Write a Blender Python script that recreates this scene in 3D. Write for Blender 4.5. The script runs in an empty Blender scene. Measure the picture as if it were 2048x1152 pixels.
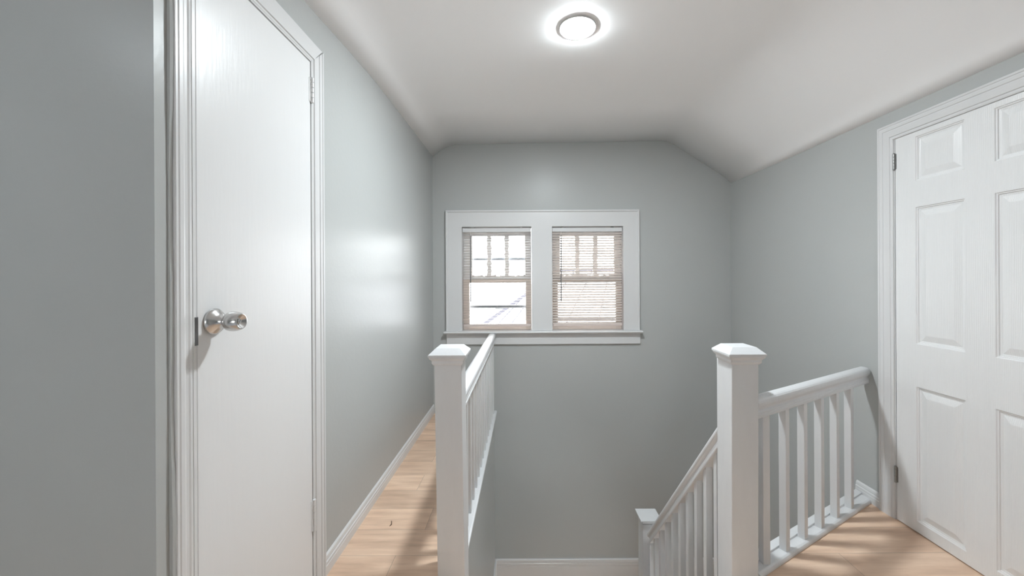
import bpy, bmesh, math, random
from mathutils import Vector, Matrix
random.seed(7)
R = math.radians
C = bpy.context.scene.collection
sc = bpy.context.scene

# ------------------------------------------------------------ camera
EYE = 1.29
cam_d = bpy.data.cameras.new('camera')
cam = bpy.data.objects.new('camera', cam_d); C.objects.link(cam)
cam.location = (0, 0, EYE)
cam.rotation_euler = (R(90), R(0.30), 0)
cam_d.sensor_width = 36.0
cam_d.lens = 785 * 36 / 2048
cam_d.shift_x = -26 / 2048
cam_d.shift_y = -21 / 2048
cam_d.clip_start = 0.02
cam_d.clip_end = 300
sc.camera = cam

# ------------------------------------------------------------ sky, exposure
SKY = 11.5
world = bpy.data.worlds.new('overcast_sky'); sc.world = world
world.use_nodes = True
bg = world.node_tree.nodes['Background']
bg.inputs[0].default_value = (0.97, 0.985, 1.0, 1)
bg.inputs[1].default_value = SKY
sc.view_settings.view_transform = 'Standard'
sc.view_settings.look = 'None'
sc.view_settings.gamma = 1.0
sc.view_settings.exposure = 0.40
sc.view_settings.use_curve_mapping = False
sc.cycles.use_denoising = True
sc.cycles.max_bounces = 14
sc.cycles.diffuse_bounces = 9
sc.cycles.transparent_max_bounces = 16
sc.cycles.sample_clamp_indirect = 6.0
sc.cycles.caustics_reflective = False
sc.cycles.caustics_refractive = False

LAMP = 480.0        # radiance of the landing light
HALL_FILL = 95.0    # radiance of the unseen hall light added as fill

# ------------------------------------------------------------ materials
def mat(name, col, rough=0.5, metal=0.0, var=0.0, vscale=6.0, bump=0.0, bscale=60.0, stretch=(1, 1, 1), spec=0.5, coat=0.0):
    m = bpy.data.materials.new(name); m.use_nodes = True
    nt = m.node_tree; p = nt.nodes['Principled BSDF']
    p.inputs['Base Color'].default_value = (*col, 1)
    p.inputs['Roughness'].default_value = rough
    p.inputs['Metallic'].default_value = metal
    p.inputs['Specular IOR Level'].default_value = spec
    p.inputs['Coat Weight'].default_value = coat
    tc = nt.nodes.new('ShaderNodeTexCoord'); mp = nt.nodes.new('ShaderNodeMapping')
    mp.inputs['Scale'].default_value = stretch
    nt.links.new(tc.outputs['Object'], mp.inputs[0])
    if var > 0:
        n = nt.nodes.new('ShaderNodeTexNoise'); n.inputs['Scale'].default_value = vscale; n.inputs['Detail'].default_value = 5
        nt.links.new(mp.outputs[0], n.inputs['Vector'])
        mr = nt.nodes.new('ShaderNodeMapRange')
        mr.inputs['To Min'].default_value = 1 - var; mr.inputs['To Max'].default_value = 1 + var
        nt.links.new(n.outputs[0], mr.inputs[0])
        mx = nt.nodes.new('ShaderNodeVectorMath'); mx.operation = 'SCALE'
        mx.inputs[0].default_value = col
        nt.links.new(mr.outputs[0], mx.inputs['Scale'])
        nt.links.new(mx.outputs[0], p.inputs['Base Color'])
    if bump > 0:
        n2 = nt.nodes.new('ShaderNodeTexNoise'); n2.inputs['Scale'].default_value = bscale; n2.inputs['Detail'].default_value = 3
        nt.links.new(mp.outputs[0], n2.inputs['Vector'])
        b = nt.nodes.new('ShaderNodeBump'); b.inputs['Strength'].default_value = bump; b.inputs['Distance'].default_value = 0.002
        nt.links.new(n2.outputs[0], b.inputs['Height'])
        nt.links.new(b.outputs[0], p.inputs['Normal'])
    return m

WALL = mat('sage_grey_wall_paint', (0.437, 0.448, 0.440), 0.31, var=0.015, vscale=3, bump=0.25, bscale=45, spec=0.15)
CEIL = mat('white_ceiling_paint', (0.95, 0.95, 0.955), 0.6, var=0.01, vscale=2, bump=0.2, bscale=30)
TRIM = mat('white_gloss_trim_paint', (0.645, 0.645, 0.645), 0.28, var=0.012, vscale=9, bump=0.15, bscale=25)
WORN = mat('worn_white_railing_paint', (0.65, 0.657, 0.665), 0.33, var=0.04, vscale=30, bump=0.3, bscale=40, stretch=(1, 1, 0.3))
SLAB = mat('white_slab_door_paint', (0.725, 0.725, 0.725), 0.29, var=0.01, vscale=5, bump=0.18, bscale=22, stretch=(1, 4, 0.5))
HINGEW = mat('painted_over_hinge', (0.66, 0.66, 0.66), 0.35, var=0.06, vscale=60)
STEEL = mat('satin_nickel', (0.62, 0.61, 0.60), 0.24, 1.0, var=0.03, vscale=80)
STEELD = mat('tarnished_hinge_steel', (0.36, 0.36, 0.35), 0.35, 1.0, var=0.25, vscale=120)
DARK = mat('dark_latch_metal', (0.14, 0.14, 0.14), 0.35, 0.6, var=0.2, vscale=90)
TAN = mat('pale_stained_sash_wood', (0.93, 0.84, 0.77), 0.45, var=0.08, vscale=12, stretch=(1, 1, 8))
SASHW = mat('flaking_white_sash_paint', (0.93, 0.925, 0.92), 0.55, var=0.06, vscale=40)
SLAT = mat('white_blind_slat', (0.74, 0.71, 0.68), 0.4, var=0.01)
RAILB = mat('taupe_blind_rail', (0.62, 0.53, 0.49), 0.4, var=0.02)
WAND = mat('grey_wand', (0.16, 0.16, 0.16), 0.3, var=0.05)
STORM = mat('storm_window_aluminium', (0.24, 0.255, 0.28), 0.4, 0.1, var=0.04)
ROOF = mat('lavender_grey_shingle', (0.044, 0.042, 0.052), 0.8, var=0.1, vscale=9, stretch=(1, 1, 6))
SIDING = mat('white_siding', (0.6, 0.6, 0.62), 0.7, var=0.05, vscale=2, stretch=(1, 1, 30))
GROUND = mat('pale_yard', (0.75, 0.76, 0.77), 0.9, var=0.1, vscale=0.4)
BOUNCE_CARPET = mat('added_grey_carpet', (0.60, 0.62, 0.66), 0.95, var=0.06, vscale=60, bump=0.6, bscale=300)  # for the invented hall flooring, grey to cut warm bounce
SPLINT = mat('dark_brown_splinter', (0.10, 0.06, 0.04), 0.6, var=0.2, vscale=200)

def door_grain():
    m = mat('embossed_grain_door_paint', (0.73, 0.73, 0.73), 0.30, var=0.008, vscale=5)
    nt = m.node_tree; p = nt.nodes['Principled BSDF']
    tc = nt.nodes.new('ShaderNodeTexCoord'); mp = nt.nodes.new('ShaderNodeMapping')
    mp.inputs['Scale'].default_value = (1, 9, 1.1)
    nt.links.new(tc.outputs['Object'], mp.inputs[0])
    w = nt.nodes.new('ShaderNodeTexWave'); w.wave_type = 'RINGS'; w.rings_direction = 'X'
    w.inputs['Scale'].default_value = 5; w.inputs['Distortion'].default_value = 5
    w.inputs['Detail'].default_value = 2; w.inputs['Detail Scale'].default_value = 0.8
    nt.links.new(mp.outputs[0], w.inputs['Vector'])
    b = nt.nodes.new('ShaderNodeBump'); b.inputs['Strength'].default_value = 0.22; b.inputs['Distance'].default_value = 0.0015
    nt.links.new(w.outputs['Fac'], b.inputs['Height']); nt.links.new(b.outputs[0], p.inputs['Normal'])
    return m
GRAIN = door_grain()

def floor_mat():
    m = bpy.data.materials.new('honey_oak_laminate'); m.use_nodes = True
    nt = m.node_tree; N = nt.nodes.new; L = nt.links.new
    p = nt.nodes['Principled BSDF']
    tc = N('ShaderNodeTexCoord'); sx = N('ShaderNodeSeparateXYZ'); L(tc.outputs['Object'], sx.inputs[0])
    def M(op, a, b=None, c=None):
        n = N('ShaderNodeMath'); n.operation = op
        for i, v in enumerate((a, b, c)):
            if v is None: continue
            if isinstance(v, (int, float)): n.inputs[i].default_value = v
            else: L(v, n.inputs[i])
        return n.outputs[0]
    W, LEN = 0.186, 1.03
    y = M('DIVIDE', M('SUBTRACT', sx.outputs['Y'], 1.640), W)
    row = M('FLOOR', y); fy = M('SUBTRACT', y, row)
    odd = M('MULTIPLY', M('MODULO', M('ABSOLUTE', row), 2), 0.47)
    jit = M('MULTIPLY', M('SINE', M('MULTIPLY', row, 0.95)), 0.093)
    x = M('DIVIDE', M('SUBTRACT', M('SUBTRACT', sx.outputs['X'], jit), M('ADD', odd, -0.608)), LEN)
    col = M('FLOOR', x); fx = M('SUBTRACT', x, col)
    cid = N('ShaderNodeCombineXYZ'); L(row, cid.inputs[0]); L(col, cid.inputs[1])
    wn = N('ShaderNodeTexWhiteNoise'); wn.noise_dimensions = '2D'; L(cid.outputs[0], wn.inputs['Vector'])
    # grain stretched along the plank, shifted per plank
    off = N('ShaderNodeVectorMath'); off.operation = 'SCALE'; L(wn.outputs['Color'], off.inputs[0]); off.inputs['Scale'].default_value = 9.0
    ad = N('ShaderNodeVectorMath'); ad.operation = 'ADD'; L(tc.outputs['Object'], ad.inputs[0]); L(off.outputs[0], ad.inputs[1])
    mp = N('ShaderNodeMapping'); mp.inputs['Scale'].default_value = (1.6, 15, 1); L(ad.outputs[0], mp.inputs[0])
    n1 = N('ShaderNodeTexNoise'); n1.inputs['Scale'].default_value = 2.2; n1.inputs['Detail'].default_value = 6; n1.inputs['Roughness'].default_value = 0.6
    L(mp.outputs[0], n1.inputs['Vector'])
    mp2 = N('ShaderNodeMapping'); mp2.inputs['Scale'].default_value = (1.2, 4.0, 1); L(ad.outputs[0], mp2.inputs[0])
    n2 = N('ShaderNodeTexNoise'); n2.inputs['Scale'].default_value = 1.5; n2.inputs['Detail'].default_value = 2; n2.inputs['Distortion'].default_value = 1.2
    L(mp2.outputs[0], n2.inputs['Vector'])
    g = M('ADD', M('MULTIPLY', n1.outputs[0], 0.55), M('MULTIPLY', n2.outputs[0], 0.45))
    cr = N('ShaderNodeValToRGB')
    cr.color_ramp.elements[0].position = 0.30; cr.color_ramp.elements[0].color = (0.50, 0.335, 0.235, 1)
    cr.color_ramp.elements[1].position = 0.66; cr.color_ramp.elements[1].color = (0.80, 0.60, 0.45, 1)
    e = cr.color_ramp.elements.new(0.48); e.color = (0.68, 0.48, 0.345, 1)
    L(g, cr.inputs[0])
    tone = N('ShaderNodeMapRange'); tone.inputs['To Min'].default_value = 0.90; tone.inputs['To Max'].default_value = 1.08
    L(wn.outputs['Value'], tone.inputs[0])
    # seams
    ey = M('MINIMUM', fy, M('SUBTRACT', 1.0, fy)); ex = M('MINIMUM', fx, M('SUBTRACT', 1.0, fx))
    sy = M('LESS_THAN', ey, 0.0055); sxx = M('LESS_THAN', ex, 0.0010)
    seam = M('MAXIMUM', sy, sxx)
    dk = M('SUBTRACT', 1.0, M('MULTIPLY', seam, 0.45))
    v = N('ShaderNodeVectorMath'); v.operation = 'SCALE'; L(cr.outputs[0], v.inputs[0]); L(M('MULTIPLY', tone.outputs[0], dk), v.inputs['Scale'])
    L(v.outputs[0], p.inputs['Base Color'])
    p.inputs['Roughness'].default_value = 0.38
    b = N('ShaderNodeBump'); b.inputs['Strength'].default_value = 0.4; b.inputs['Distance'].default_value = 0.001
    L(M('SUBTRACT', n1.outputs[0], seam), b.inputs['Height']); L(b.outputs[0], p.inputs['Normal'])
    return m
FLOOR = floor_mat()

def emit_mat(name, strength, col=(0.88, 0.96, 1.0)):
    m = bpy.data.materials.new(name); m.use_nodes = True
    nt = m.node_tree
    for n in list(nt.nodes): nt.nodes.remove(n)
    o = nt.nodes.new('ShaderNodeOutputMaterial'); e = nt.nodes.new('ShaderNodeEmission')
    e.inputs[0].default_value = (*col, 1); e.inputs[1].default_value = strength
    nt.links.new(e.outputs[0], o.inputs[0])
    return m

def glass_mat():
    m = bpy.data.materials.new('window_glass'); m.use_nodes = True
    nt = m.node_tree
    for n in list(nt.nodes): nt.nodes.remove(n)
    o = nt.nodes.new('ShaderNodeOutputMaterial'); t = nt.nodes.new('ShaderNodeBsdfTransparent'); g = nt.nodes.new('ShaderNodeBsdfGlossy')
    g.inputs['Roughness'].default_value = 0.02
    f = nt.nodes.new('ShaderNodeFresnel'); f.inputs[0].default_value = 1.45
    t.inputs[0].default_value = (0.97, 0.98, 0.98, 1)
    mx = nt.nodes.new('ShaderNodeMixShader')
    nt.links.new(f.outputs[0], mx.inputs[0]); nt.links.new(t.outputs[0], mx.inputs[1]); nt.links.new(g.outputs[0], mx.inputs[2])
    nt.links.new(mx.outputs[0], o.inputs[0])
    return m
GLASS = glass_mat()

def slat_mat():
    m = mat('translucent_vinyl_slat', (0.58, 0.52, 0.48), 0.45, var=0.01)
    nt = m.node_tree; p = nt.nodes['Principled BSDF']; o = nt.nodes['Material Output']
    tr = nt.nodes.new('ShaderNodeBsdfTranslucent'); tr.inputs[0].default_value = (0.85, 0.74, 0.68, 1)
    mx = nt.nodes.new('ShaderNodeMixShader'); mx.inputs[0].default_value = 0.10
    nt.links.new(p.outputs[0], mx.inputs[1]); nt.links.new(tr.outputs[0], mx.inputs[2]); nt.links.new(mx.outputs[0], o.inputs[0])
    return m
SLATM = slat_mat()

# ------------------------------------------------------------ helpers
def box(bm, x0, x1, y0, y1, z0, z1):
    v = [bm.verts.new(p) for p in ((x0, y0, z0), (x1, y0, z0), (x1, y1, z0), (x0, y1, z0), (x0, y0, z1), (x1, y0, z1), (x1, y1, z1), (x0, y1, z1))]
    for f in ((0, 3, 2, 1), (4, 5, 6, 7), (0, 1, 5, 4), (1, 2, 6, 5), (2, 3, 7, 6), (3, 0, 4, 7)):
        bm.faces.new([v[i] for i in f])

def extr(bm, prof, O, U, V, W, length, m0=0.0, m1=0.0):
    """closed profile (u,v) swept along W; m0/m1 mitre the ends with u"""
    O, U, V, W = map(Vector, (O, U, V, W))
    a = [bm.verts.new(O + U * u + V * v + W * (m0 * u)) for u, v in prof]
    b = [bm.verts.new(O + U * u + V * v + W * (length - m1 * u)) for u, v in prof]
    n = len(prof)
    for i in range(n):
        j = (i + 1) % n
        bm.faces.new((a[i], a[j], b[j], b[i]))
    bm.faces.new(a[::-1]); bm.faces.new(b)

def poly_prism(bm, pts, z0, z1):
    a = [bm.verts.new((x, y, z0)) for x, y in pts]; b = [bm.verts.new((x, y, z1)) for x, y in pts]
    n = len(pts)
    for i in range(n):
        j = (i + 1) % n
        bm.faces.new((a[i], a[j], b[j], b[i]))
    bm.faces.new(a[::-1]); bm.faces.new(b)

def sq_lathe(bm, cx, cy, prof):
    rings = []
    for hw, z in prof:
        rings.append([bm.verts.new((cx + sx * hw, cy + sy * hw, z)) for sx, sy in ((-1, -1), (1, -1), (1, 1), (-1, 1))])
    for r0, r1 in zip(rings, rings[1:]):
        for i in range(4):
            bm.faces.new((r0[i], r0[(i + 1) % 4], r1[(i + 1) % 4], r1[i]))
    bm.faces.new(rings[0][::-1]); bm.faces.new(rings[-1])

def lathe(bm, prof, O, A, seg=40):
    """revolve (r, h) around axis A from O"""
    O = Vector(O); A = Vector(A).normalized()
    U = A.orthogonal().normalized(); V = A.cross(U)
    rings = []
    for r, h in prof:
        rings.append([bm.verts.new(O + A * h + (U * math.cos(t) + V * math.sin(t)) * max(r, 1e-4)) for t in [2 * math.pi * k / seg for k in range(seg)]])
    for r0, r1 in zip(rings, rings[1:]):
        for i in range(seg):
            bm.faces.new((r0[i], r0[(i + 1) % seg], r1[(i + 1) % seg], r1[i]))
    bm.faces.new(rings[0][::-1]); bm.faces.new(rings[-1])

def obj(name, bm, m, parent=None, bevel=0.0, smooth=False, seg=2):
    bmesh.ops.recalc_face_normals(bm, faces=bm.faces)
    me = bpy.data.meshes.new(name); bm.to_mesh(me); bm.free()
    me.materials.append(m)
    o = bpy.data.objects.new(name, me); C.objects.link(o)
    if parent is not None:
        o.parent = parent
        o.matrix_parent_inverse = parent_inv(parent)
    if bevel > 0:
        b = o.modifiers.new('bevel', 'BEVEL'); b.width = bevel; b.segments = seg; b.limit_method = 'ANGLE'; b.angle_limit = R(25)
        b.harden_normals = False
    if smooth:
        me.shade_smooth()
        me.set_sharp_from_angle(angle=R(35)) if hasattr(me, 'set_sharp_from_angle') else None
    return o

def parent_inv(p):
    m = Matrix.Identity(4); chain = []
    q = p
    while q is not None:
        chain.append(q); q = q.parent
    for q in reversed(chain):
        m = m @ (q.matrix_parent_inverse if q.parent else Matrix.Identity(4)) @ q.matrix_basis
    return m.inverted()

def tag(o, label, cat=None, kind=None, group=None):
    o['label'] = label
    if cat: o['category'] = cat
    if kind: o['kind'] = kind
    if group: o['group'] = group
    return o

def empty(name, loc):
    o = bpy.data.objects.new(name, None); C.objects.link(o); o.location = loc
    o.empty_display_size = 0.1
    return o

def B(*boxes):
    bm = bmesh.new()
    for b in boxes: box(bm, *b)
    return bm

# ------------------------------------------------------------ room shell
XL, XR, YB = -0.88, 1.965, 3.75
ZL = -1.57                      # lower stair landing
YN = 0.933                      # wall corner nearest the camera on the left
XF, YF = -2.6, -2.6             # hall behind the camera
DL = (1.026, 1.600, 2.178)      # left door opening y0 y1 ztop
DR = (1.296, 2.078, 2.014)      # right door opening

# upper floor
bm = bmesh.new()
G0 = Vector((1.054, 1.702)); GU = Vector((0.866, 0.5)); GB = Vector((-0.5, 0.866))
gw0 = G0 + GB * 0.06 + GU * -0.06; gw1 = G0 + GB * 0.06 + GU * 1.02
poly_prism(bm, [(XF, -0.2), (XR, -0.2), (XR, gw1.y + (XR - gw1.x) * 0.577), (gw0.x, gw0.y), (0.95, 1.665), (-0.30, 1.665), (-0.30, YB), (XL, YB), (XL, YN), (XF, YN)], -0.24, 0.0)
tag(obj('floor', bm, FLOOR), 'honey oak laminate plank floor of the upper landing', 'floor', 'structure')
tag(obj('floor', B((XF, XR, YF, -0.2, -0.24, 0.004)), BOUNCE_CARPET), 'unseen grey carpet added behind the camera to cool the bounced light', 'carpet', 'structure')  # added out of view, keeps warm floor bounce off camera-facing surfaces
# lower landing
tag(obj('floor', B((-0.42, XR, 1.50, YB, ZL - 0.1, ZL)), FLOOR), 'laminate floor of the lower stair landing under the window', 'floor', 'structure')

# left wall with closet door opening
T = 0.14
bm = B((XL - T, XL, YN, DL[0], 0, 2.52), (XL - T, XL, DL[0], DL[1], DL[2], 2.52), (XL - T, XL, DL[1], YB, 0, 2.52))
tag(obj('wall_left', bm, WALL), 'glossy sage grey wall with the closet door on the left', 'wall', 'structure')
tag(obj('wall_near', B((XF, XL - T, YN, YN + T, 0, 2.52)), WALL), 'grey wall facing the camera at the far left edge', 'wall', 'structure')
# right wall with door opening
bm = B((XR, XR + T, YF, DR[0], 0, 2.3), (XR, XR + T, DR[0], DR[1], DR[2], 2.3), (XR, XR + T, DR[1], YB + T, -0.3, 2.3), (XR, XR + T, 1.50, 2.10, ZL - 0.1, -0.3), (XR, XR + T, 3.00, YB + T, ZL - 0.1, -0.3), (XR, XR + T, 2.10, 3.00, ZL - 0.1, -1.48), (XR, XR + T, 2.10, 3.00, -0.93, -0.3))  # lower hole admits daylight through the added stairwell window
tag(obj('wall_right', bm, WALL), 'sage grey wall on the right around the panelled door', 'wall', 'structure')
# back wall, two window holes
H = 0.020
wx = ((-0.599, 0.064), (0.259, 0.936)); WZ0, WZ1 = 0.784, 1.775
prof_top = [(-0.88, 2.451), (-0.79, 2.515), (-0.73, 2.550), (-0.66, 2.566), (0.3, 2.578), (1.28, 2.590), (1.36, 2.584), (1.44, 2.548), (1.85, 2.283), (1.93, 2.228), (1.968, 2.176)]
bm = B((XL - T, XR, YB, YB + T, ZL - 0.1, WZ0 - H), (XL - T, wx[0][0] - H, YB, YB + T, WZ0 - H, WZ1 + H),
       (wx[0][1] + H, wx[1][0] - H, YB, YB + T, WZ0 - H, WZ1 + H), (wx[1][1] + H, XR, YB, YB + T, WZ0 - H, WZ1 + H))
pts = [(XL - T, WZ1 + H), (XR, WZ1 + H), (XR, 2.24)] + [(x, z + 0.05) for x, z in prof_top[::-1][1:-1]] + [(XL - T, 2.51)]
a = [bm.verts.new((x, YB, z)) for x, z in pts]; b = [bm.verts.new((x, YB + T, z)) for x, z in pts]
for i in range(len(pts)):
    j = (i + 1) % len(pts); bm.faces.new((a[i], a[j], b[j], b[i]))
bm.faces.new(a); bm.faces.new(b[::-1])
tag(obj('wall_back', bm, WALL), 'sage grey back wall with the twin window', 'wall', 'structure')
tag(obj('wall_front', B((XF - T, -0.85, YF - T, YF, 0, 2.7), (-0.15, XR + T, YF - T, YF, 0, 2.7), (-0.85, -0.15, YF - T, YF, 0, 0.9), (-0.85, -0.15, YF - T, YF, 1.65, 2.7)), WALL), 'grey wall behind the camera with an opening added for daylight fill', 'wall', 'structure')  # the gap is invented, lets in cool daylight as frontal fill
tag(obj('wall_hall', B((XF - T, XF, YF, YN + T, 0, 2.6)), WALL), 'grey wall closing the hall behind the camera', 'wall', 'structure')
tag(obj('wall_leak_left', B((XL - 0.75, XL - 0.70, 0.98, 1.75, -0.24, 2.5), (XL - 0.70, XL - T, 0.98, 1.0733, 0, 2.5), (XL - 0.70, XL - T, 1.70, 1.75, 0, 2.5), (XL - 0.70, XL - T, 1.0733, 1.70, 2.45, 2.5), (XL - 0.70, XL, 1.0733, 1.70, -0.05, -0.0005)), WALL), 'unseen closet walls added behind the flush door to stop light leaks', 'wall', 'structure')  # added out of view to block sky leaking around the left door
tag(obj('wall_leak_right', B((XR + 0.9, XR + 0.95, 1.0, 2.4, -0.24, 2.4), (XR + T, XR + 0.9, 1.0, 1.05, 0, 2.4), (XR + T, XR + 0.9, 2.35, 2.4, 0, 2.4), (XR + T, XR + 0.9, 1.05, 2.35, 2.35, 2.4), (XR - 0.0, XR + 0.9, 1.05, 2.35, -0.05, 0.0)), WALL), 'unseen room walls added behind the six-panel door to stop light leaks', 'wall', 'structure')  # added out of view to block sky leaking under the right door
# knee wall under the left railing and the walls of the stair shaft
tag(obj('wall_stair', B((-0.42, -0.30, 1.50, YB, ZL - 0.1, -0.24)), WALL), 'sage grey wall of the stairwell below the left railing', 'wall', 'structure')
tag(obj('wall_shaft', B((-0.42, XR, 1.50, 1.60, ZL - 0.1, -0.24)), WALL), 'grey wall closing the stairwell below the landing', 'wall', 'structure')
bm = B((-0.3005, -0.2985, 1.68, YB, -0.24, 0.0))
tag(obj('wall_fascia', bm, WALL), 'sage grey strip of wall just under the left railing nosing', 'wall', 'structure')

# ceiling: coved both sides, slightly wavy
bm = bmesh.new()
rows = [(YF, 0.0), (0.6, -0.02), (1.3, -0.052), (1.6, -0.045), (1.95, -0.018), (2.3, 0.002), (3.0, 0.006), (YB + 0.01, 0.0)]
grid = []
for y, dz in rows:
    r = []
    for k, (x, z) in enumerate(prof_top):
        w = max(0.0, 1 - (x + 0.88) / 0.25)
        dr = -0.014 if k >= 8 and y < 3.4 else 0
        if y < 3.2: dr += {5: -0.012, 6: -0.026, 7: -0.022}.get(k, 0)
        r.append(bm.verts.new((x, y, z + dz * w + dr)))
    grid.append(r)
for r0, r1 in zip(grid, grid[1:]):
    for i in range(len(r0) - 1):
        bm.faces.new((r0[i], r0[i + 1], r1[i + 1], r1[i]))
for f in bm.faces: f.smooth = True
o = obj('ceiling', bm, CEIL, smooth=False)
for f in o.data.polygons: f.use_smooth = True
s = o.modifiers.new('thick', 'SOLIDIFY'); s.thickness = 0.04
s.offset = 1.0 if o.data.polygons[0].normal.z > 0 else -1.0
tag(o, 'white ceiling sloping down on both sides', 'ceiling', 'structure')
tag(obj('ceiling', B((XF, XL, YF, YN + 0.02, 2.44, 2.50)), CEIL), 'white ceiling of the hall left of the camera', 'ceiling', 'structure')

# ------------------------------------------------------------ mouldings
def casing_profile(w, t, flutes=True):
    """u from opening outward, v away from the wall"""
    p = [(0, 0), (0, t * 0.55), (w * .04, t * 0.68), (w * .12, t * 0.70), (w * .14, t * .60), (w * .18, t * .60), (w * .21, t * .80)]
    p += [(w * .40, t * .86), (w * .55, t * .88), (w * .57, t * .78), (w * .62, t * .78), (w * .65, t * .93), (w * .80, t * .97), (w * .82, t * .86), (w * .86, t * .86), (w * .89, t * 1.0), (w * .98, t * 1.0), (w, t * .88), (w, 0)]
    return p
BASE = [(0, 0), (0.013, 0), (0.013, 0.040), (0.0115, 0.042), (0.0115, 0.046), (0.013, 0.048), (0.0125, 0.056), (0.009, 0.060), (0.009, 0.064), (0.0105, 0.066), (0.008, 0.078), (0.002, 0.085), (0, 0.085)]

bm = bmesh.new(); extr(bm, BASE, (XL, 1.685, 0), (1, 0, 0), (0, 0, 1), (0, 1, 0), YB - 1.685)
tag(obj('baseboard_left', bm, TRIM), 'white moulded baseboard along the left wall', 'baseboard', 'structure')
bm = bmesh.new(); extr(bm, [(u, v * .95) for u, v in BASE], (XR, 2.168, 0), (-1, 0, 0), (0, 0, 1), (0, 1, 0), 0.16)
tag(obj('baseboard_right', bm, TRIM), 'short white baseboard between railing and right door', 'baseboard', 'structure')
LB = [(0, 0), (0.014, 0), (0.014, 0.108), (0.011, 0.111), (0.011, 0.116), (0.016, 0.118), (0.016, 0.138), (0.012, 0.141), (0.012, 0.146), (0.017, 0.148), (0.016, 0.170), (0.010, 0.176), (0, 0.176)]
bm = bmesh.new(); extr(bm, LB, (-0.30, YB, ZL), (0, -1, 0), (0, 0, 1), (1, 0, 0), XR + 0.30)
tag(obj('baseboard_back', bm, TRIM), 'white ridged baseboard on the back wall of the lower landing', 'baseboard', 'structure')
bm = bmesh.new(); extr(bm, LB, (-0.2985, 2.75, ZL), (1, 0, 0), (0, 0, 1), (0, 1, 0), YB - 2.75)
tag(obj('baseboard_stair', bm, TRIM), 'white baseboard at the foot of the stairwell wall', 'baseboard', 'structure')

# ------------------------------------------------------------ left closet door
d1 = empty('door_1', (XL, DL[0], 0)); tag(d1, 'flush white closet door with a round nickel knob', 'door', 'structure')
XD = -0.868
slab = obj('door_slab', B((XD - 0.034, XD, DL[0] + 0.012, DL[1] - 0.006, 0.008, DL[2] - 0.008)), SLAB, d1, bevel=0.002)
# jamb
jm = B((XL - T + .02, XD + 0.002, DL[0] - 0.002, DL[0] + 0.008, 0, DL[2]), (XL - T + .02, XD + 0.002, DL[1] - 0.002, DL[1] + 0.003, 0, DL[2]), (XL - T + .02, XD + 0.002, DL[0], DL[1], DL[2] - 0.004, DL[2] + .002),
       (XD - 0.055, XD - 0.037, DL[0] + 0.008, DL[0] + 0.03, 0, DL[2]), (XD - 0.055, XD - 0.037, DL[1] - 0.03, DL[1] - 0.002, 0, DL[2]))
obj('jamb', jm, TRIM, d1)
kb = bmesh.new(); K = (XD, 1.093, 1.172)
lathe(kb, [(0.0355, 0.0), (0.0365, 0.002), (0.036, 0.006), (0.032, 0.011), (0.021, 0.018), (0.0155, 0.024), (0.0135, 0.032)], K, (1, 0, 0), 56)
rose = obj('rosette', kb, STEEL, d1, smooth=True)
kb = bmesh.new()
lathe(kb, [(0.0125, 0.028), (0.0145, 0.034), (0.021, 0.0385), (0.0255, 0.044), (0.0272, 0.051), (0.0272, 0.060), (0.0258, 0.068), (0.0235, 0.075), (0.0215, 0.0785), (0.0195, 0.079), (0.0175, 0.0765), (0.010, 0.0685), (0.0075, 0.068), (0.0001, 0.068)], K, (1, 0, 0), 56)
knob = obj('door_knob', kb, STEEL, d1, smooth=True)
tag(knob, 'satin nickel door knob with a keyhole')
kb = bmesh.new(); lathe(kb, [(0.0068, 0.067), (0.0068, 0.0725), (0.006, 0.0735), (0.0001, 0.0735)], K, (1, 0, 0), 24)
kc = obj('lock_cylinder', kb, STEEL, knob, smooth=True)
bm = bmesh.new(); box(bm, K[0] + 0.0730, K[0] + 0.0740, -0.0009, 0.0009, -0.0045, 0.0045)
bmesh.ops.rotate(bm, verts=bm.verts, cent=(0, 0, 0), matrix=Matrix.Rotation(R(-35), 3, 'X'))
bmesh.ops.translate(bm, verts=bm.verts, vec=(0, K[1], K[2]))
obj('keyhole', bm, DARK, knob)
obj('latch_plate', B((XD - 0.010, XD + 0.0030, DL[0] + 0.0015, DL[0] + 0.0130, 1.115, 1.190)), DARK, d1, bevel=0.001)
def painted_hinge(z0, z1):
    bm = bmesh.new(); n = 5; dz = (z1 - z0) / n; y = DL[1] - 0.002
    for k in range(n):
        lathe(bm, [(0.0055, 0.0006), (0.0063, 0.0014), (0.0063, dz - 0.0014), (0.0055, dz - 0.0006)], (XD + 0.006, y, z0 + k * dz), (0, 0, 1), 16)
    h = obj('hinge', bm, HINGEW, d1, smooth=True)
    obj('hinge_leaf', B((XD - 0.001, XD + 0.0025, y - 0.014, y + 0.010, z0 + 0.003, z1 - 0.003)), HINGEW, h, bevel=0.0008)
painted_hinge(2.005, 2.108); painted_hinge(0.262, 0.392)

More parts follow.
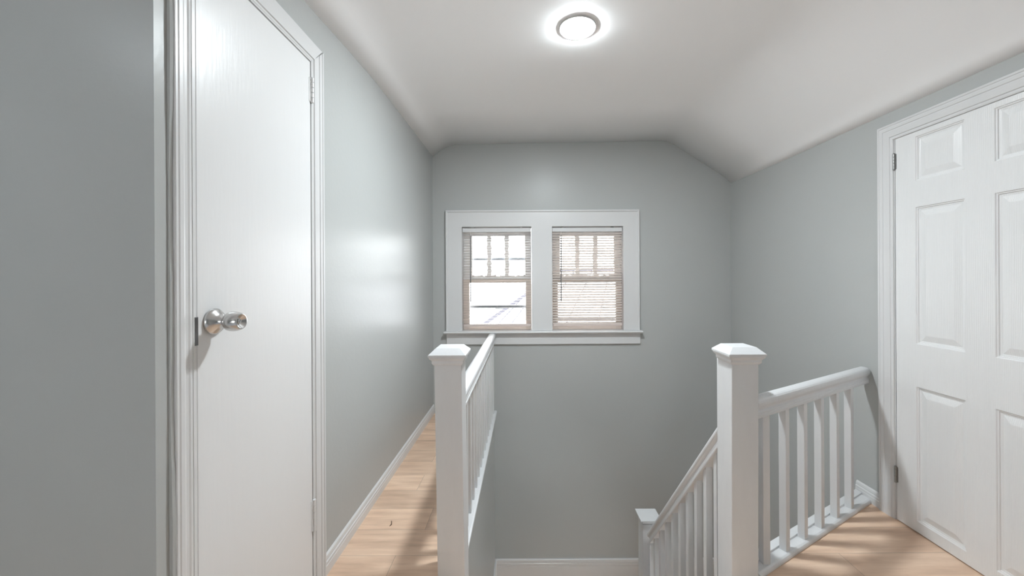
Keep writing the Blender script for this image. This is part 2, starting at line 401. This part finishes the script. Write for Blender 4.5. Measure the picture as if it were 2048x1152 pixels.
# casing of the left door: two fluted legs, flat head
tr = empty('trim_2', (XL, DL[0], 0)); tag(tr, 'white casing around the closet door on the left', 'door trim', 'structure')
ZH = DL[2]
bm = bmesh.new(); pr = casing_profile(0.085, 0.022)
extr(bm, pr, (XL, DL[1], 0), (0, 1, 0), (1, 0, 0), (0, 0, 1), ZH, 0, -0.95)
obj('casing_leg', bm, TRIM, tr)
bm = bmesh.new(); pr = [(0, 0), (0, .009), (.003, .0125), (.012, .0135), (.016, .0115), (.024, .0115), (.030, .0135), (.040, .0135), (.043, .0115), (.046, .0115), (.048, .0135), (.0515, .0135), (.053, .011), (.053, 0)]
extr(bm, pr, (XL, DL[0] + 0.002, 0), (0, -1, 0), (1, 0, 0), (0, 0, 1), 2.44)
obj('casing_leg', bm, TRIM, tr)
bm = bmesh.new()
extr(bm, [(0, 0), (0, 0.012), (0.004, 0.015), (0.011, 0.0155), (0.013, 0.020), (0.076, 0.021), (0.080, 0.018), (0.080, 0)], (XL, DL[1], ZH), (0, 0, 1), (1, 0, 0), (0, -1, 0), DL[1] - DL[0] - 0.002, -0.95, 0)
obj('casing_head', bm, TRIM, tr)
# ragged plaster/paint build-up along the casing, and the corner bead
bm = bmesh.new(); n = 60; pv = []
for k in range(n + 1):
    z = 2.44 * k / n; e = 0.0022 * math.sin(z * 3.1 + .6) + 0.001 * math.sin(z * 11.3) + random.uniform(-.0006, .0006)
    pv.append([bm.verts.new(p) for p in ((XL + 0.0005, 0.9665, z), (XL + 0.007 + e, 0.967, z), (XL + 0.0095 + e, 0.974, z), (XL + 0.0005, 0.974, z))])
for a, b in zip(pv, pv[1:]):
    for i in range(4): bm.faces.new((a[i], a[(i + 1) % 4], b[(i + 1) % 4], b[i]))
bm.faces.new(pv[0][::-1]); bm.faces.new(pv[-1])
obj('paint_build_up', bm, WALL, tr)

# ------------------------------------------------------------ right six-panel door
d2 = empty('door_2', (XR, DR[0], 0)); tag(d2, 'white six-panel door with embossed wood grain on the right', 'door', 'structure')
XP = 1.956
def six_panel():
    bm = bmesh.new()
    y1 = DR[1] - 0.008; y0 = y1 - 0.766; z0, z1 = 0.006, DR[2] - 0.006
    cy = [y0, y1 - 0.656, y1 - 0.437, y1 - 0.329, y1 - 0.105, y1]
    cy = [y0, y1 - 0.661, y1 - 0.437, y1 - 0.325, y1 - 0.105, y1]
    cz = [z0, 0.056, 0.735, 0.945, 1.633, 1.758, 1.990, z1]
    cz = [z0, 0.060, 0.733, 0.947, 1.631, 1.762, 1.984, z1]
    V = {}
    def vert(x, y, z):
        k = (round(x, 5), round(y, 5), round(z, 5))
        if k not in V: V[k] = bm.verts.new(k)
        return V[k]
    holes = {(i, j) for i in (1, 3) for j in (1, 3, 5)}
    for i in range(5):
        for j in range(7):
            a, b, c, d = cy[i], cy[i + 1], cz[j], cz[j + 1]
            if (i, j) not in holes:
                bm.faces.new([vert(XP, a, c), vert(XP, b, c), vert(XP, b, d), vert(XP, a, d)])
            else:
                steps = [(0, 0), (0.003, 0.004), (0.007, 0.0045), (0.009, 0.009), (0.014, 0.0095), (0.018, 0.0105), (0.046, 0.0025), (0.048, 0.0022)]
                prev = None
                for ins, dep in steps:
                    ring = [vert(XP + dep, a + ins, c + ins), vert(XP + dep, b - ins, c + ins), vert(XP + dep, b - ins, d - ins), vert(XP + dep, a + ins, d - ins)]
                    if prev:
                        for q in range(4): bm.faces.new((prev[q], prev[(q + 1) % 4], ring[(q + 1) % 4], ring[q]))
                    prev = ring
                bm.faces.new(prev)
    # sides and back
    X2 = XP + 0.035
    bk = [bm.verts.new((X2, y, z)) for y, z in ((y0, z0), (y1, z0), (y1, z1), (y0, z1))]
    bm.faces.new(bk)
    def edge(seq, p, q): bm.faces.new(seq + [q, p])
    edge([vert(XP, y, z0) for y in cy], bk[0], bk[1]); edge([vert(XP, y, z1) for y in cy], bk[3], bk[2])
    edge([vert(XP, y0, z) for z in cz], bk[0], bk[3]); edge([vert(XP, y1, z) for z in cz], bk[1], bk[2])
    return bm
obj('panel_slab', six_panel(), GRAIN, d2)
jm = B((XP + .002, XR + T, DR[1] - 0.003, DR[1] + 0.004, 0, DR[2]), (XP + .002, XR + T, DR[0] - 0.006, DR[0] + 0.003, 0, DR[2]), (XP + .002, XR + T, DR[0], DR[1], DR[2] - 0.002, DR[2] + 0.004))
obj('jamb', jm, TRIM, d2)
def steel_hinge(z0, z1):
    bm = bmesh.new(); n = 5; dz = (z1 - z0 - .006) / n; y = DR[1] - 0.005; x = XP - 0.004
    for k in range(n):
        lathe(bm, [(0.0048, 0.0004), (0.0056, 0.001), (0.0056, dz - 0.001), (0.0048, dz - 0.0004)], (x, y, z0 + .003 + k * dz), (0, 0, 1), 16)
    for z, s in ((z0 + .003, -1), (z1 - .003, 1)):
        lathe(bm, [(0.0045, 0), (0.006, 0.0015), (0.003, 0.004)], (x, y, z), (0, 0, s), 14)
    h = obj('hinge', bm, STEELD, d2, smooth=True)
    obj('hinge_leaf', B((XP - 0.0015, XP + 0.003, y - 0.010, y + 0.006, z0 + 0.004, z1 - 0.004)), STEELD, h)
steel_hinge(1.846, 1.934); steel_hinge(0.198, 0.285)
obj('door_knob', (lambda b: (lathe(b, [(0.035, 0), (0.033, .008), (0.013, .02), (0.013, .03), (0.024, .04), (.028, .052), (.022, .066), (.0001, .070)], (XP, 1.375, 0.93), (-1, 0, 0), 32), b)[1])(bmesh.new()), STEEL, d2, smooth=True)
tr = empty('trim_3', (XR, DR[1], 0)); tag(tr, 'white fluted casing around the six-panel door', 'door trim', 'structure')
pr = casing_profile(0.086, 0.020); ZC = DR[2] - 0.004
bm = bmesh.new(); extr(bm, pr, (XR, DR[1] + 0.002, 0), (0, 1, 0), (-1, 0, 0), (0, 0, 1), ZC, 0, -1); obj('casing_leg', bm, TRIM, tr)
bm = bmesh.new(); extr(bm, pr, (XR, DR[0] - 0.002, 0), (0, -1, 0), (-1, 0, 0), (0, 0, 1), ZC, 0, -1); obj('casing_leg', bm, TRIM, tr)
bm = bmesh.new(); extr(bm, pr, (XR, DR[1] + 0.002, ZC), (0, 0, 1), (-1, 0, 0), (0, -1, 0), DR[1] - DR[0] + 0.004, -1, -1); obj('casing_head', bm, TRIM, tr)

# ------------------------------------------------------------ twin window
YC = YB - 0.020
tr = empty('trim_1', (0.17, YB, 0.78)); tag(tr, 'white painted frame joining the two back windows', 'window trim', 'structure')
ox0, ox1, oz1 = -0.753, 1.090, 1.931
bm = B((ox0, wx[0][0], YC, YB, WZ0, oz1), (wx[0][1], wx[1][0], YC, YB, WZ0, WZ1), (wx[1][1], ox1, YC, YB, WZ0, oz1))
box(bm, wx[0][0], wx[1][1], YC, YB, WZ1, oz1)
obj('casing', bm, TRIM, tr)
bb = [(0, 0), (0, 0.006), (0.004, 0.010), (0.012, 0.010), (0.016, 0.007), (0.020, 0.002), (0.020, 0)]
bm = bmesh.new()
extr(bm, bb, (ox0, YC, WZ0), (1, 0, 0), (0, -1, 0), (0, 0, 1), oz1 - WZ0, 0, 1)
extr(bm, bb, (ox1, YC, WZ0), (-1, 0, 0), (0, -1, 0), (0, 0, 1), oz1 - WZ0, 0, 1)
extr(bm, bb, (ox0, YC, oz1), (0, 0, -1), (0, -1, 0), (1, 0, 0), ox1 - ox0, 1, 1)
obj('back_band', bm, TRIM, tr)
bm = bmesh.new()
extr(bm, [(0, 0), (0, 0.026), (0.055, 0.026), (0.064, 0.022), (0.067, 0.015), (0.063, 0.008), (0.054, 0.006), (0.050, 0)], (-0.768, YB, 0.757), (0, -1, 0), (0, 0, 1), (1, 0, 0), 1.108 + 0.768)
obj('window_stool', bm, TRIM, tr, bevel=0.002)
bm = B((ox0 + .004, ox1 + .004, YC, YB, 0.655, 0.757)); obj('apron', bm, TRIM, tr, bevel=0.003)
bm = bmesh.new()
for a, b in wx:
    box(bm, a - H, a, YB - .001, YB + 0.16, WZ0, WZ1); box(bm, b, b + H, YB - .001, YB + 0.16, WZ0, WZ1)
    box(bm, a - H, b + H, YB - .001, YB + 0.16, WZ1, WZ1 + H); box(bm, a - H, b + H, YB - .001, YB + 0.17, WZ0 - H, WZ0)
obj('window_jamb', bm, TRIM, tr)

def ragged_bar(bm, x, w, z0, z1, y0, y1, rough, seed):
    rnd = random.Random(seed); n = 26; rows = []
    for k in range(n + 1):
        z = z0 + (z1 - z0) * k / n
        l = x - w / 2 - rnd.uniform(0, rough); r = x + w / 2 + rnd.uniform(0, rough)
        rows.append([bm.verts.new(p) for p in ((l, y0, z), (r, y0, z), (r, y1, z), (l, y1, z))])
    for a, b in zip(rows, rows[1:]):
        for i in range(4): bm.faces.new((a[i], a[(i + 1) % 4], b[(i + 1) % 4], b[i]))
    bm.faces.new(rows[0][::-1]); bm.faces.new(rows[-1])

def frame_bm(a, b, z0, z1, y0, y1, sl, sr, sb, st):
    bm = B((a, a + sl, y0, y1, z0, z1), (b - sr, b, y0, y1, z0, z1), (a + sl, b - sr, y0, y1, z0, z0 + sb), (a + sl, b - sr, y0, y1, z1 - st, z1))
    return bm
def window(i, a, b, label):
    w = empty('window_%d' % i, ((a + b) / 2, YB, WZ0)); tag(w, label, 'window', 'structure')
    lo = obj('lower_sash', frame_bm(a + .002, b - .002, WZ0 + .001, 1.302, YB + 0.050, YB + 0.082, 0.058, 0.056, 0.052, 0.062), TAN, w, bevel=0.003)
    tag(lo, 'pale tan lower sash')
    obj('meeting_rail', B((a + .002, b - .002, YB + 0.046, YB + 0.052, 1.274, 1.306)), SASHW, lo)
    obj('glass_pane', B((a + .058, b - .056, YB + 0.064, YB + 0.068, WZ0 + .05, 1.242)), GLASS, lo)
    up = obj('upper_sash', frame_bm(a + .002, b - .002, 1.262, WZ1 - .002, YB + 0.086, YB + 0.118, 0.082, 0.062, 0.040, 0.075), SASHW, w, bevel=0.003)
    obj('glass_pane', B((a + .08, b - .06, YB + 0.1005, YB + 0.1035, 1.30, 1.702)), GLASS, up)
    gl = (a + .084, b - .064); s = (gl[1] - gl[0]) / 3
    for k in (1, 2):
        bm = bmesh.new(); ragged_bar(bm, gl[0] + s * k - .006, 0.030, 1.300, 1.702, YB + 0.090, YB + 0.114, 0.012, 10 * i + k)
        obj('muntin', bm, SASHW, up)
    # flaking paint edge along the bottom of the upper glass
    bm = bmesh.new(); rnd = random.Random(i); x = gl[0]
    while x < gl[1] - .01:
        wd = rnd.uniform(.012, .04); ht = rnd.uniform(.002, .016)
        box(bm, x, min(x + wd, gl[1]), YB + 0.094, YB + 0.110, 1.300, 1.303 + ht); x += wd
    obj('paint_flakes', bm, SASHW, up)
    st = obj('storm_frame', frame_bm(a + .002, b - .002, WZ0 + .001, WZ1 - .002, YB + 0.138, YB + 0.150, 0.022, 0.022, 0.024, 0.022), STORM, w)
    bars = B((a + .02, b - .02, YB + 0.138, YB + 0.150, 1.462, 1.486), (a + .02, b - .02, YB + 0.130, YB + 0.142, 0.985, 1.018)) if i == 1 else B((a + .02, b - .02, YB + 0.138, YB + 0.150, 1.275, 1.30), (a + .02, b - .02, YB + 0.130, YB + 0.142, 0.872, 0.895))
    obj('storm_bar', bars, STORM, st)
    return w
window(1, *wx[0], 'left half of the twin window, its blind fully open')
window(2, *wx[1], 'right half of the twin window, its blind tilted')

w3 = empty('window_3', (XR, 2.55, -1.48)); tag(w3, 'unseen low window added to send daylight up to the ceiling', 'window', 'structure')  # invented below the frame as uplight for the ceiling
def ring_x(y0, y1, z0, z1, x0, x1, w): return B((x0, x1, y0, y0 + w, z0, z1), (x0, x1, y1 - w, y1, z0, z1), (x0, x1, y0 + w, y1 - w, z0, z0 + w), (x0, x1, y0 + w, y1 - w, z1 - w, z1))
obj('casing', ring_x(2.04, 3.05, -1.53, -0.885, XR - 0.018, XR + .001, 0.046), TRIM, w3, bevel=0.003)
obj('sash', ring_x(2.10, 3.00, -1.48, -0.93, XR + 0.05, XR + 0.085, 0.04), TRIM, w3, bevel=0.003)
obj('glass_pane', B((XR + 0.066, XR + 0.070, 2.135, 2.965, -1.445, -0.965)), GLASS, w3)

# ------------------------------------------------------------ blinds
def blind(a, b, tilt, label, wand_x):
    r = empty('window_blind', ((a + b) / 2, YB + .018, WZ1)); tag(r, label, 'blind', group='mini blinds in the twin window')
    yc = YB + 0.018; x0, x1 = a + .004, b - .006
    obj('head_rail', B((x0, x1, yc - .014, yc + .014, 1.727, 1.763)), TRIM, r, bevel=0.0015)
    for fx in (0.14, 0.86):
        xx = x0 + (x1 - x0) * fx
        obj('mounting_bracket', B((xx - .012, xx + .012, yc - .015, yc - .004, 1.7625, WZ1)), STEELD, r, bevel=0.001)
    bm = bmesh.new(); z = 1.713; rnd = random.Random(int(abs(a) * 100))
    hw = 0.0125; pitch = 0.0246
    while z > 0.848:
        t = R(tilt + rnd.uniform(-1.5, 1.5)); sag = rnd.uniform(-.0012, .0012)
        segs = []
        for q in (-1, -.4, .4, 1):
            u = q * hw; c = 0.0016 * (1 - q * q)
            dy = u * math.cos(t) - c * math.sin(t); dz = u * math.sin(t) + c * math.cos(t)
            segs.append((bm.verts.new((x0 + .002, yc + dy, z + dz + sag)), bm.verts.new((x1 - .002, yc + dy, z + dz - sag)),
                         bm.verts.new((x0 + .002, yc + dy, z + dz + sag - .0006)), bm.verts.new((x1 - .002, yc + dy, z + dz - sag - .0006))))
        for s0, s1 in zip(segs, segs[1:]):
            bm.faces.new((s0[0], s0[1], s1[1], s1[0])); bm.faces.new((s0[2], s1[2], s1[3], s0[3]))
            bm.faces.new((s0[0], s1[0], s1[2], s0[2])); bm.faces.new((s0[1], s0[3], s1[3], s1[1]))
        for s in (segs[0], segs[-1]): bm.faces.new((s[0], s[2], s[3], s[1]))
        z -= pitch
    obj('slats', bm, SLATM, r)
    obj('bottom_rail', B((x0 + .003, x1 - .003, yc - .011, yc + .011, 0.822, 0.846)), RAILB, r, bevel=0.003)
    for fx in (0.16, 0.5, 0.84):
        xx = x0 + (x1 - x0) * fx
        obj('ladder_cord', B((xx - .0006, xx + .0006, yc - .0132, yc - .0126, 0.84, 1.73)), SLAT, r)
    bm = bmesh.new(); lathe(bm, [(0.0030, 0), (0.0050, 0.01), (0.0046, 0.60), (0.0030, 0.635)], (wand_x, yc - .024, 1.058), (0.004, 0.0, 1), 8)
    obj('tilt_wand', bm, WAND, r, smooth=True)
    obj('wand_hook', B((wand_x, wand_x + .004, yc - .025, yc - .010, 1.690, 1.730)), SLAT, r)
    return r
blind(*wx[0], 1.0, 'white mini blind in the left window, slats level and see-through', -0.520)
blind(*wx[1], 40.0, 'white mini blind in the right window, slats tilted into thick stripes', 0.344)

# ------------------------------------------------------------ railings
RAILP = [(-0.013, -0.088), (-0.026, -0.088), (-0.028, -0.084), (-0.028, -0.074), (-0.025, -0.071), (-0.026, -0.064), (-0.024, -0.060), (-0.021, -0.057), (-0.021, -0.050), (-0.025, -0.043), (-0.031, -0.038), (-0.034, -0.030),
         (-0.034, -0.021), (-0.031, -0.012), (-0.025, -0.005), (-0.016, -0.0012), (-0.006, 0)]
RAILP = RAILP + [(-u, v) for u, v in RAILP[::-1]]
def rail(name, O, U, V, W, length, parent, sv=1.0, su=1.0, m0=0.0):
    bm = bmesh.new()
    extr(bm, [(u * su, v * sv) for u, v in RAILP], O, U, V, W, length, m0)
    return obj(name, bm, WORN, parent, bevel=0.0012, smooth=False)

def baluster_mesh(w, z0, z1, sheart=0.0, shearb=0.0):
    """square stick; sheared ends follow a slope (dz per unit y)"""
    bm = bmesh.new(); h = w / 2
    v = []
    for zz, sh in ((z0, shearb), (z1, sheart)):
        for sx, sy in ((-1, -1), (1, -1), (1, 1), (-1, 1)):
            v.append(bm.verts.new((sx * h, sy * h, zz + sy * h * sh)))
    for f in ((0, 3, 2, 1), (4, 5, 6, 7), (0, 1, 5, 4), (1, 2, 6, 5), (2, 3, 7, 6), (3, 0, 4, 7)): bm.faces.new([v[i] for i in f])
    return bm

def newel(cx, cy, w, zb, zt, parent, cap='hip', lean=0.0):
    h = w / 2
    bm = bmesh.new(); sq_lathe(bm, cx, cy, [(h, zb), (h, zt - 0.040)])
    if lean:
        for v in bm.verts: v.co.x += (zt - v.co.z) * lean
    p = obj('newel_post', bm, WORN, parent, bevel=0.0025)
    bm = bmesh.new()
    if cap == 'hip':
        pr = [(h + .001, zt - .047), (h + .007, zt - .040), (h + .009, zt - .036), (h + .009, zt - .026), (h + .013, zt - .021), (h + .018, zt - .016), (h + .019, zt - .0105), (h + .0175, zt - .0100), (h + .022, zt - .0090), (h + .022, zt), (h - .006, zt + .026)]
    else:
        pr = [(h + .001, zt - .034), (h + .002, zt - .018), (h + .006, zt - .016), (h + .008, zt - .010), (h + .018, zt - .009), (h + .018, zt - .001), (h + .016, zt)]
    sq_lathe(bm, cx, cy, pr)
    obj('post_cap', bm, WORN, p, bevel=0.0012)
    return p

# left railing along the passage
lr = empty('balustrade', (-0.31, 1.74, 0))
tag(lr, 'white railing running back to the window wall beside the left passage', 'railing')
newel(-0.333, 1.738, 0.116, -0.60, 0.962, lr, lean=0.011)
RX = -0.312
rail('handrail', (RX, 1.79, 0.765), (1, 0, 0), (0, 0, 1), (0, 1, 0), 1.93, lr)
bm = bmesh.new()
extr(bm, [(-0.012, 0.001), (-0.012, 0.022), (0.058, 0.022), (0.065, 0.018), (0.067, 0.011), (0.064, 0.004), (0.058, 0.001), (0.058, -0.002), (0.052, -0.020), (0.040, -0.030), (0.0415, 0.001)], (-0.340, 1.793, 0), (1, 0, 0), (0, 0, 1), (0, 1, 0), YB - 1.793)
obj('base_rail', bm, WORN, lr)
src = None
for k in range(15):
    y = 1.87 + k * 0.1285
    if src is None:
        src = obj('baluster', baluster_mesh(0.032, 0.021, 0.682), WORN, lr, bevel=0.0015); o = src
    else:
        o = src.copy(); C.objects.link(o); o.parent = lr
    o.matrix_parent_inverse = Matrix.Identity(4)
    o.location = (RX + 0.31, y - 1.74, 0)

# guard rail, diagonal, with the right newel
gr = empty('balustrade', (0.934, 1.738, 0))
tag(gr, 'white diagonal guard railing from the tall newel to the right wall', 'railing')
newel(0.934, 1.724, 0.114, -0.60, 0.962, gr, lean=-0.006)
obj('back_strip', B((0.882, 0.980, 1.7815, 1.810, -0.60, 0.915)), WORN, gr, bevel=0.002)
c0 = G0 + GB * 0.032
RS = c0 + GU * -0.056
RLEN = (XR - 0.026 - RS.x) / GU.x
rail('handrail', (RS.x, RS.y, 0.768), (GB.x * -1, GB.y * -1, 0), (0, 0, 1), (GU.x, GU.y, 0), RLEN, gr, su=0.90, m0=-0.577)
SH = [(0, 0), (0.0, 0.010), (0.004, 0.018), (0.012, 0.022), (0.052, 0.022), (0.052, 0.031), (0.086, 0.033), (0.089, 0.030), (0.089, -0.03), (0.080, -0.03), (0.080, 0)]
S0 = G0 + GU * -0.068
bm = bmesh.new(); extr(bm, SH, (S0.x, S0.y, 0.0005), (GB.x, GB.y, 0), (0, 0, 1), (GU.x, GU.y, 0), (XR - 0.012 - S0.x) / GU.x, 0, -0.5)
obj('base_rail', bm, WORN, gr, bevel=0.0015)
src = None
for k in range(6):
    t = 0.012 + 0.1655 * k
    p = G0 + GB * 0.032 + GU * (t + 0.008)
    if src is None:
        src = obj('baluster', baluster_mesh(0.032, 0.0215, 0.684), WORN, gr, bevel=0.0015); o = src
    else:
        o = src.copy(); C.objects.link(o); o.parent = gr
    o.matrix_parent_inverse = Matrix.Identity(4)
    o.location = (p.x - 0.934, p.y - 1.738, 0); o.rotation_euler = (0, 0, math.atan2(0.5, 0.866) + (R(-26) if k == 0 else 0))

bm = bmesh.new(); extr(bm, [(0.0605, -0.27), (0.0605, -0.001), (0.0795, -0.001), (0.0795, -0.27)], (S0.x, S0.y, 0), (GB.x, GB.y, 0), (0, 0, 1), (GU.x, GU.y, 0), (XR + 0.02 - S0.x) / GU.x)
tag(obj('trim_5', bm, TRIM), 'white fascia board on the landing edge under the diagonal guard railing', 'trim', 'structure')

# descending stair railing with the lower newel
sr = empty('balustrade', (0.888, 2.857, ZL))
tag(sr, 'white railing sloping down the stairs to the short lower newel', 'railing')
newel(0.888, 2.857, 0.114, ZL, -0.440, sr, cap='flat')
A = Vector((0.915, 1.822, 0.600)); Bq = Vector((0.888, 2.798, -0.527))
D = Bq - A; LEN = D.length; D.normalize()
U = D.cross(Vector((0, 0, 1))).normalized(); V = U.cross(D).normalized()
if V.z < 0: V = -V
rail('handrail', A, U, V, D, LEN, sr, sv=0.80)
slope = (Bq.z - A.z) / (Bq.y - A.y)
def rail_bottom(y): return A.z + slope * (y - A.y) - 0.070 / math.cos(math.atan(abs(slope)))
STR_OFF = 0.80
for k in range(10):
    y = 1.866 + k * 0.1028; f = (y - A.y) / (Bq.y - A.y); x = A.x + (Bq.x - A.x) * f
    zt = rail_bottom(y) + .003
    zb = max(zt - STR_OFF, ZL + 0.01)
    o = obj('baluster', baluster_mesh(0.032, zb, zt, slope, slope if zb > ZL + 0.02 else 0), WORN, None, bevel=0.0015)
    for v in o.data.vertices: v.co.x += x; v.co.y += y
    o.parent = sr; o.matrix_parent_inverse = parent_inv(sr)
bm = bmesh.new()
ys = (1.80, 2.79)
pts = []
for y, x in ((ys[0], 0.915), (ys[1], 0.888)):
    zt = rail_bottom(y) - STR_OFF + .02
    for dx in (-.024, .024):
        for dz in (0, -.26): pts.append((x + dx, y, max(zt + dz, ZL + .001)))
v = [bm.verts.new(p) for p in pts]
for f in ((0, 1, 3, 2), (4, 6, 7, 5), (0, 4, 5, 1), (2, 3, 7, 6), (0, 2, 6, 4), (1, 5, 7, 3)): bm.faces.new([v[i] for i in f])
obj('stair_stringer', bm, WORN, sr)

# the flight itself (below the frame, seen from a step aside)
st = empty('trim_4', (0.3, 1.67, 0)); tag(st, 'flight of stairs going down between the railings', 'stairs', 'structure')
NR = 8; rise = -ZL / NR; run = 0.155
for k in range(NR - 1):
    y0 = 1.665 + k * run; z = -rise * (k + 1)
    obj('tread', B((-0.298, 0.860, y0 - 0.0, y0 + run + 0.025, z - 0.028, z)), FLOOR, st, bevel=0.006)
    obj('riser', B((-0.298, 0.860, y0 - 0.004, y0 + 0.010, z, z + rise - 0.029)), TRIM, st)

# ------------------------------------------------------------ ceiling lights
def downlight(x, y, z, strength, label, col=(0.88, 0.96, 1.0), r=0.094):
    e = empty('recessed_light', (x, y, z)); tag(e, label, 'ceiling light')
    bm = bmesh.new(); lathe(bm, [(r * .70, 0.002), (r * .70, -0.0025), (r * .955, -0.0025), (r * .96, -0.0042), (r * .98, -0.0042), (r * 1.0, -0.003), (r * 1.005, -0.001), (r * 1.005, 0.002)], (x, y, z), (0, 0, 1), 64)
    obj('trim_ring', bm, TRIM, e, smooth=True)
    bm = bmesh.new(); lathe(bm, [(r * .95, -0.0030), (r * .945, -0.0054), (r * .90, -0.0074), (r * .70, -0.0085), (r * .45, -0.0100), (r * .2, -0.0108), (0.0001, -0.011)], (x, y, z), (0, 0, 1), 64)
    obj('diffuser', bm, emit_mat('lit_diffuser', strength, col), e, smooth=True)
downlight(0.277, 2.02, 2.5725, LAMP, 'round white recessed light, lit, in the sloping ceiling')
downlight(-1.9, -0.25, 2.44, HALL_FILL, 'unseen fill light added in the hall behind the camera', (0.82, 0.93, 1.0))  # added out of view as fill for camera-facing surfaces

# ------------------------------------------------------------ floor splinter
bm = bmesh.new(); pth = [(-0.710, 2.040), (-0.706, 2.055), (-0.712, 2.075), (-0.717, 2.085)]
pv = []
for k, (x, y) in enumerate(pth):
    w = 0.0022 if 0 < k < 3 else 0.0006
    pv.append([bm.verts.new(p) for p in ((x - w, y, .0003), (x + w, y, .0003), (x + w, y, .003), (x - w, y, .003))])
for a, b in zip(pv, pv[1:]):
    for i in range(4): bm.faces.new((a[i], a[(i + 1) % 4], b[(i + 1) % 4], b[i]))
bm.faces.new(pv[0][::-1]); bm.faces.new(pv[-1])
tag(obj('wood_splinter', bm, SPLINT), 'tiny dark splinter lying on the laminate in the left passage', 'debris')

# ------------------------------------------------------------ outside
tag(obj('ground', B((-60, 60, YB + 1.5, 120, -4.2, -4.0)), GROUND), 'pale ground outside the windows', 'ground', 'structure')
h = empty('neighbour_house', (2.0, 12, -4)); tag(h, 'neighbouring house with a pale hipped roof beyond the windows', 'house')
E0 = Vector((-2.42, 10, -0.77)); E1 = Vector((7.0, 10, -0.77)); R0 = Vector((1.16, 14, 1.56)); R1 = Vector((4.5, 14, 1.56)); F0 = Vector((-2.42, 18, -0.77)); F1 = Vector((7.0, 18, -0.77))
bm = bmesh.new(); vv = [bm.verts.new(p) for p in (E0, E1, R0, R1, F0, F1)]
for f in ((0, 1, 3, 2), (1, 5, 3), (5, 4, 2, 3), (4, 0, 2), (0, 4, 5, 1)): bm.faces.new([vv[i] for i in f])
rf = obj('roof', bm, SIDING, h)
def bar(bm, p, q, w, t):
    d = (q - p).normalized(); u = d.cross(Vector((0, 0, 1))).normalized(); v = u.cross(d)
    extr(bm, [(-w, -t), (w, -t), (w, t), (-w, t)], p, u, v, d, (q - p).length)
bm = bmesh.new(); bar(bm, E0, R0, .16, .05); bar(bm, R0, R1, .10, .06); bar(bm, E0, E1, .08, .10)
obj('ridge_cap', bm, ROOF, rf)
bm = bmesh.new()
for f in (.10, .17, .25, .40, .55):
    q = R0.lerp(R1, f * 1.2 - .1) if f > .2 else E0.lerp(R0, .55 + f * 2)
    bar(bm, E0.lerp(E1, f * .75 + .02), q, .015, .02)
obj('roof_seam', bm, ROOF, rf)
obj('siding', B((-2.0, 6.6, 10.4, 17.6, -4, -0.8)), SIDING, h)
